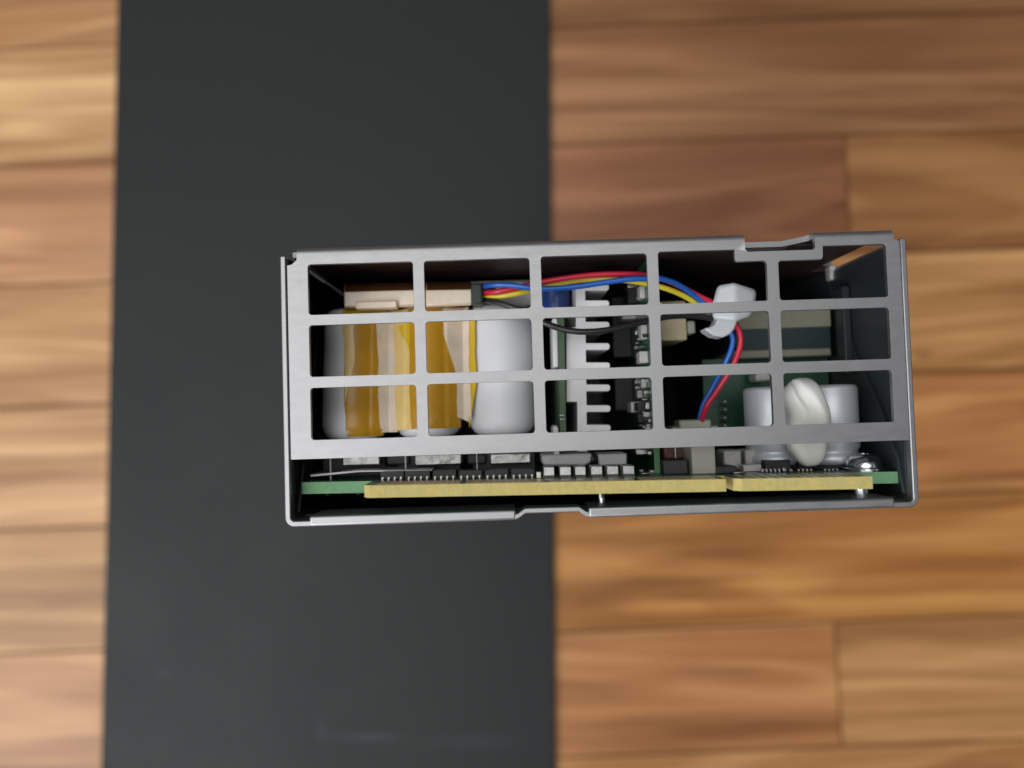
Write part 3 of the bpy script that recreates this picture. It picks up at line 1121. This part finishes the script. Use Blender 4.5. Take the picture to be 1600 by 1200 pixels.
# two aluminium can capacitors side by side
for (pxa, pxb, ptop, df) in ((1164, 1250, 604, 9.2), (1251, 1339, 601, 8.4)):
    xa, xb = U(pxa, 650, df + 4.2)[0], U(pxb, 650, df + 4.2)[0]
    r = (xb - xa) / 2 - .05
    cx_ = (xa + xb) / 2
    by = board_y(cx_)
    ct = U((pxa + pxb) / 2, ptop, df + 1)[1]
    can = MB().lathe(cx_, df + r, [(.4, by + .6), (r - .5, by + .6), (r, by + 1.1), (r, by + 2.0), (r - .35, by + 2.3), (r - .35, by + 2.7),
                                   (r, by + 3.1), (r, ct - .6), (r - .2, ct - .2), (r - .7, ct), (.4, ct)], 64).build('can_capacitor', 'can', psu, angle=50)
    MB().box(cx_ - r - .1, cx_ + r + .1, by + .03, by + .58, df - .1, df + 2 * r + .1).build('can_base', 'black', can, bevel=.4)

# blob of white silicone in front of it


def blob():
    bm = bmesh.new()
    bmesh.ops.create_icosphere(bm, subdivisions=5, radius=1)
    a = U(1260, 590, 6)
    b = U(1262, 729, 6)
    x0_, y0_ = (a[0] + b[0]) / 2, (a[1] + b[1]) / 2
    ry = (a[1] - b[1]) / 2
    hw = (U(1293, 650, 6)[0] - U(1227, 650, 6)[0]) / 2
    for v in bm.verts:
        x_, y_, z_ = v.co
        wd = 1.0 - .24 * max(0, -y_) ** 1.5 - .16 * max(0, y_) ** 3
        sq = lambda q: math.copysign(abs(q) ** .66, q)
        nx = sq(x_) * hw * wd
        ny = sq(y_) * ry
        nz = sq(z_) * 2.3 * wd
        # fold running diagonally from the tip
        f = abs((x_ + .35) * .9 + (y_ - .75) * .55)
        if z_ > 0 and -.05 < y_ < 1.0:
            nz -= .8 * math.exp(-(f / .13) ** 2) * min(1, (y_ + .05) / .4)
            nz += .12 * math.exp(-((f - .3) / .16) ** 2)
        nx += .22 * math.sin(ny * .9 + 1) - .5 * max(0, y_) ** 2
        nz += .14 * math.sin(nx * 1.1 + ny * .6)
        v.co = ((x0_ + nx) * .001, (y0_ + ny) * .001, (H - 6.2 + nz) * .001)
    me = bpy.data.meshes.new('silicone_blob')
    bm.to_mesh(me)
    bm.free()
    me.materials.append(M['silicone'])
    for p in me.polygons:
        p.use_smooth = True
    finish(bpy.data.objects.new('silicone_blob', me), psu)


blob()

# ------------------------------------------------------------------ wires and their nylon clip


def wire(pts, r, mt, name):
    MB().tube(smooth_path([(*U(x, y, d), d) for x, y, d in pts]), r, 12).build(name, mt, psu, angle=70)


wire([(751, 449, 9.4), (770, 445.5, 6.8), (800, 446, 6.0), (830, 450, 5.8), (860, 451, 5.8), (900, 448, 5.8), (940, 442, 5.8), (980, 436.5, 5.8), (1010, 435, 5.9),
      (1032, 435.5, 6.0), (1055, 442.5, 6.4), (1080, 458, 7.2), (1100, 474, 8), (1118, 492, 8.6), (1134, 508, 9), (1143, 522, 9), (1145, 535, 9), (1140, 553, 9.5),
      (1129, 576, 10.5), (1114, 605, 12), (1099, 632, 13), (1092, 660, 14)], .42, 'blue', 'blue_wire')
wire([(751, 458, 9.4), (775, 456, 7.2), (800, 451.5, 6.9), (825, 445, 7.0), (850, 440, 6.8), (880, 435, 6.6), (920, 430, 6.6), (960, 428, 6.6), (1000, 429, 6.9), (1030, 434.5, 7.2),
      (1060, 446, 7.4), (1090, 461.5, 7.6), (1115, 474, 8.2), (1138, 490, 8.8), (1152, 510, 8.6), (1157.5, 530, 8.4), (1154, 550, 8.8), (1143, 575, 9.6), (1121, 610, 11), (1104, 635, 12),
      (1096, 660, 13.5)], .42, 'red', 'red_wire')
wire([(751, 464, 9.8), (780, 463, 7.8), (810, 458, 7.4), (835, 452, 7.8), (860, 445.5, 8), (885, 440.5, 8), (915, 436.5, 7.8), (950, 436, 7.4), (980, 438.5, 7.2), (1010, 443, 7.2),
      (1040, 450.5, 7.2), (1070, 463, 7.6), (1092, 478, 8.4), (1115, 496, 9.6), (1132, 512, 10)], .42, 'yellowwire', 'yellow_wire')
wire([(751, 468, 9.8), (775, 472, 7.6), (800, 480, 6.6), (830, 493, 6), (850, 504, 5.6), (880, 514.5, 5.2), (912, 518.5, 5), (950, 515.5, 5.2), (990, 506.5, 5.8), (1030, 497, 6.4),
      (1060, 493.5, 7), (1090, 494.5, 7.8), (1118, 500, 8.8), (1135, 512, 9.6)], .45, 'blackwire', 'black_wire')
wire([(752, 466, 9.5), (790, 478, 9.2), (815, 482, 9.2), (836, 487, 9.6), (852, 498, 10)], .28, 'blackwire', 'black_wire')


def clip():
    # faceted upper head
    m_ = MB()
    dA, dR, dZ = 6.2, 5.0, 10.5
    L_ = [(1121, 446), (1112, 480), (1114, 500)]
    R_ = [(1182, 453), (1180, 478), (1174, 494)]
    C_ = [(1147, 442), (1149, 470), (1148, 502)]
    for (pts_, d_) in ((L_, dA), (C_, dR), (R_, dA), (L_, dZ), (C_, dZ), (R_, dZ)):
        m_.v += [(*U(x_, y_, d_), d_) for x_, y_ in pts_]
    for a in (0, 1):
        m_.face([a, a + 1, a + 4, a + 3])
        m_.face([a + 3, a + 4, a + 7, a + 6])
        m_.face([a + 9, a + 12, a + 13, a + 10])
        m_.face([a + 12, a + 15, a + 16, a + 13])
        m_.face([a, a + 9, a + 10, a + 1])
        m_.face([a + 6, a + 7, a + 16, a + 15])
    m_.face([0, 3, 12, 9])
    m_.face([3, 6, 15, 12])
    m_.face([2, 11, 14, 5])
    m_.face([5, 14, 17, 8])
    o = m_.build('wire_clip', 'nylon', psu, bevel=.6, seg=4, label='milky white nylon clip gathering the coloured wires')
    # claw under the head that holds the bundle
    MB().prism(pxpoly([(1122, 492), (1150, 494), (1160, 497), (1152, 503), (1148, 514), (1141, 522), (1130, 527), (1116, 524.5), (1105, 517.5), (1101, 512.5), (1109, 511), (1117, 507),
                       (1120.5, 500)], 6.0), 6.0, 9.5).build('clip_claw', 'nylon', o, bevel=.55, seg=4)


clip()
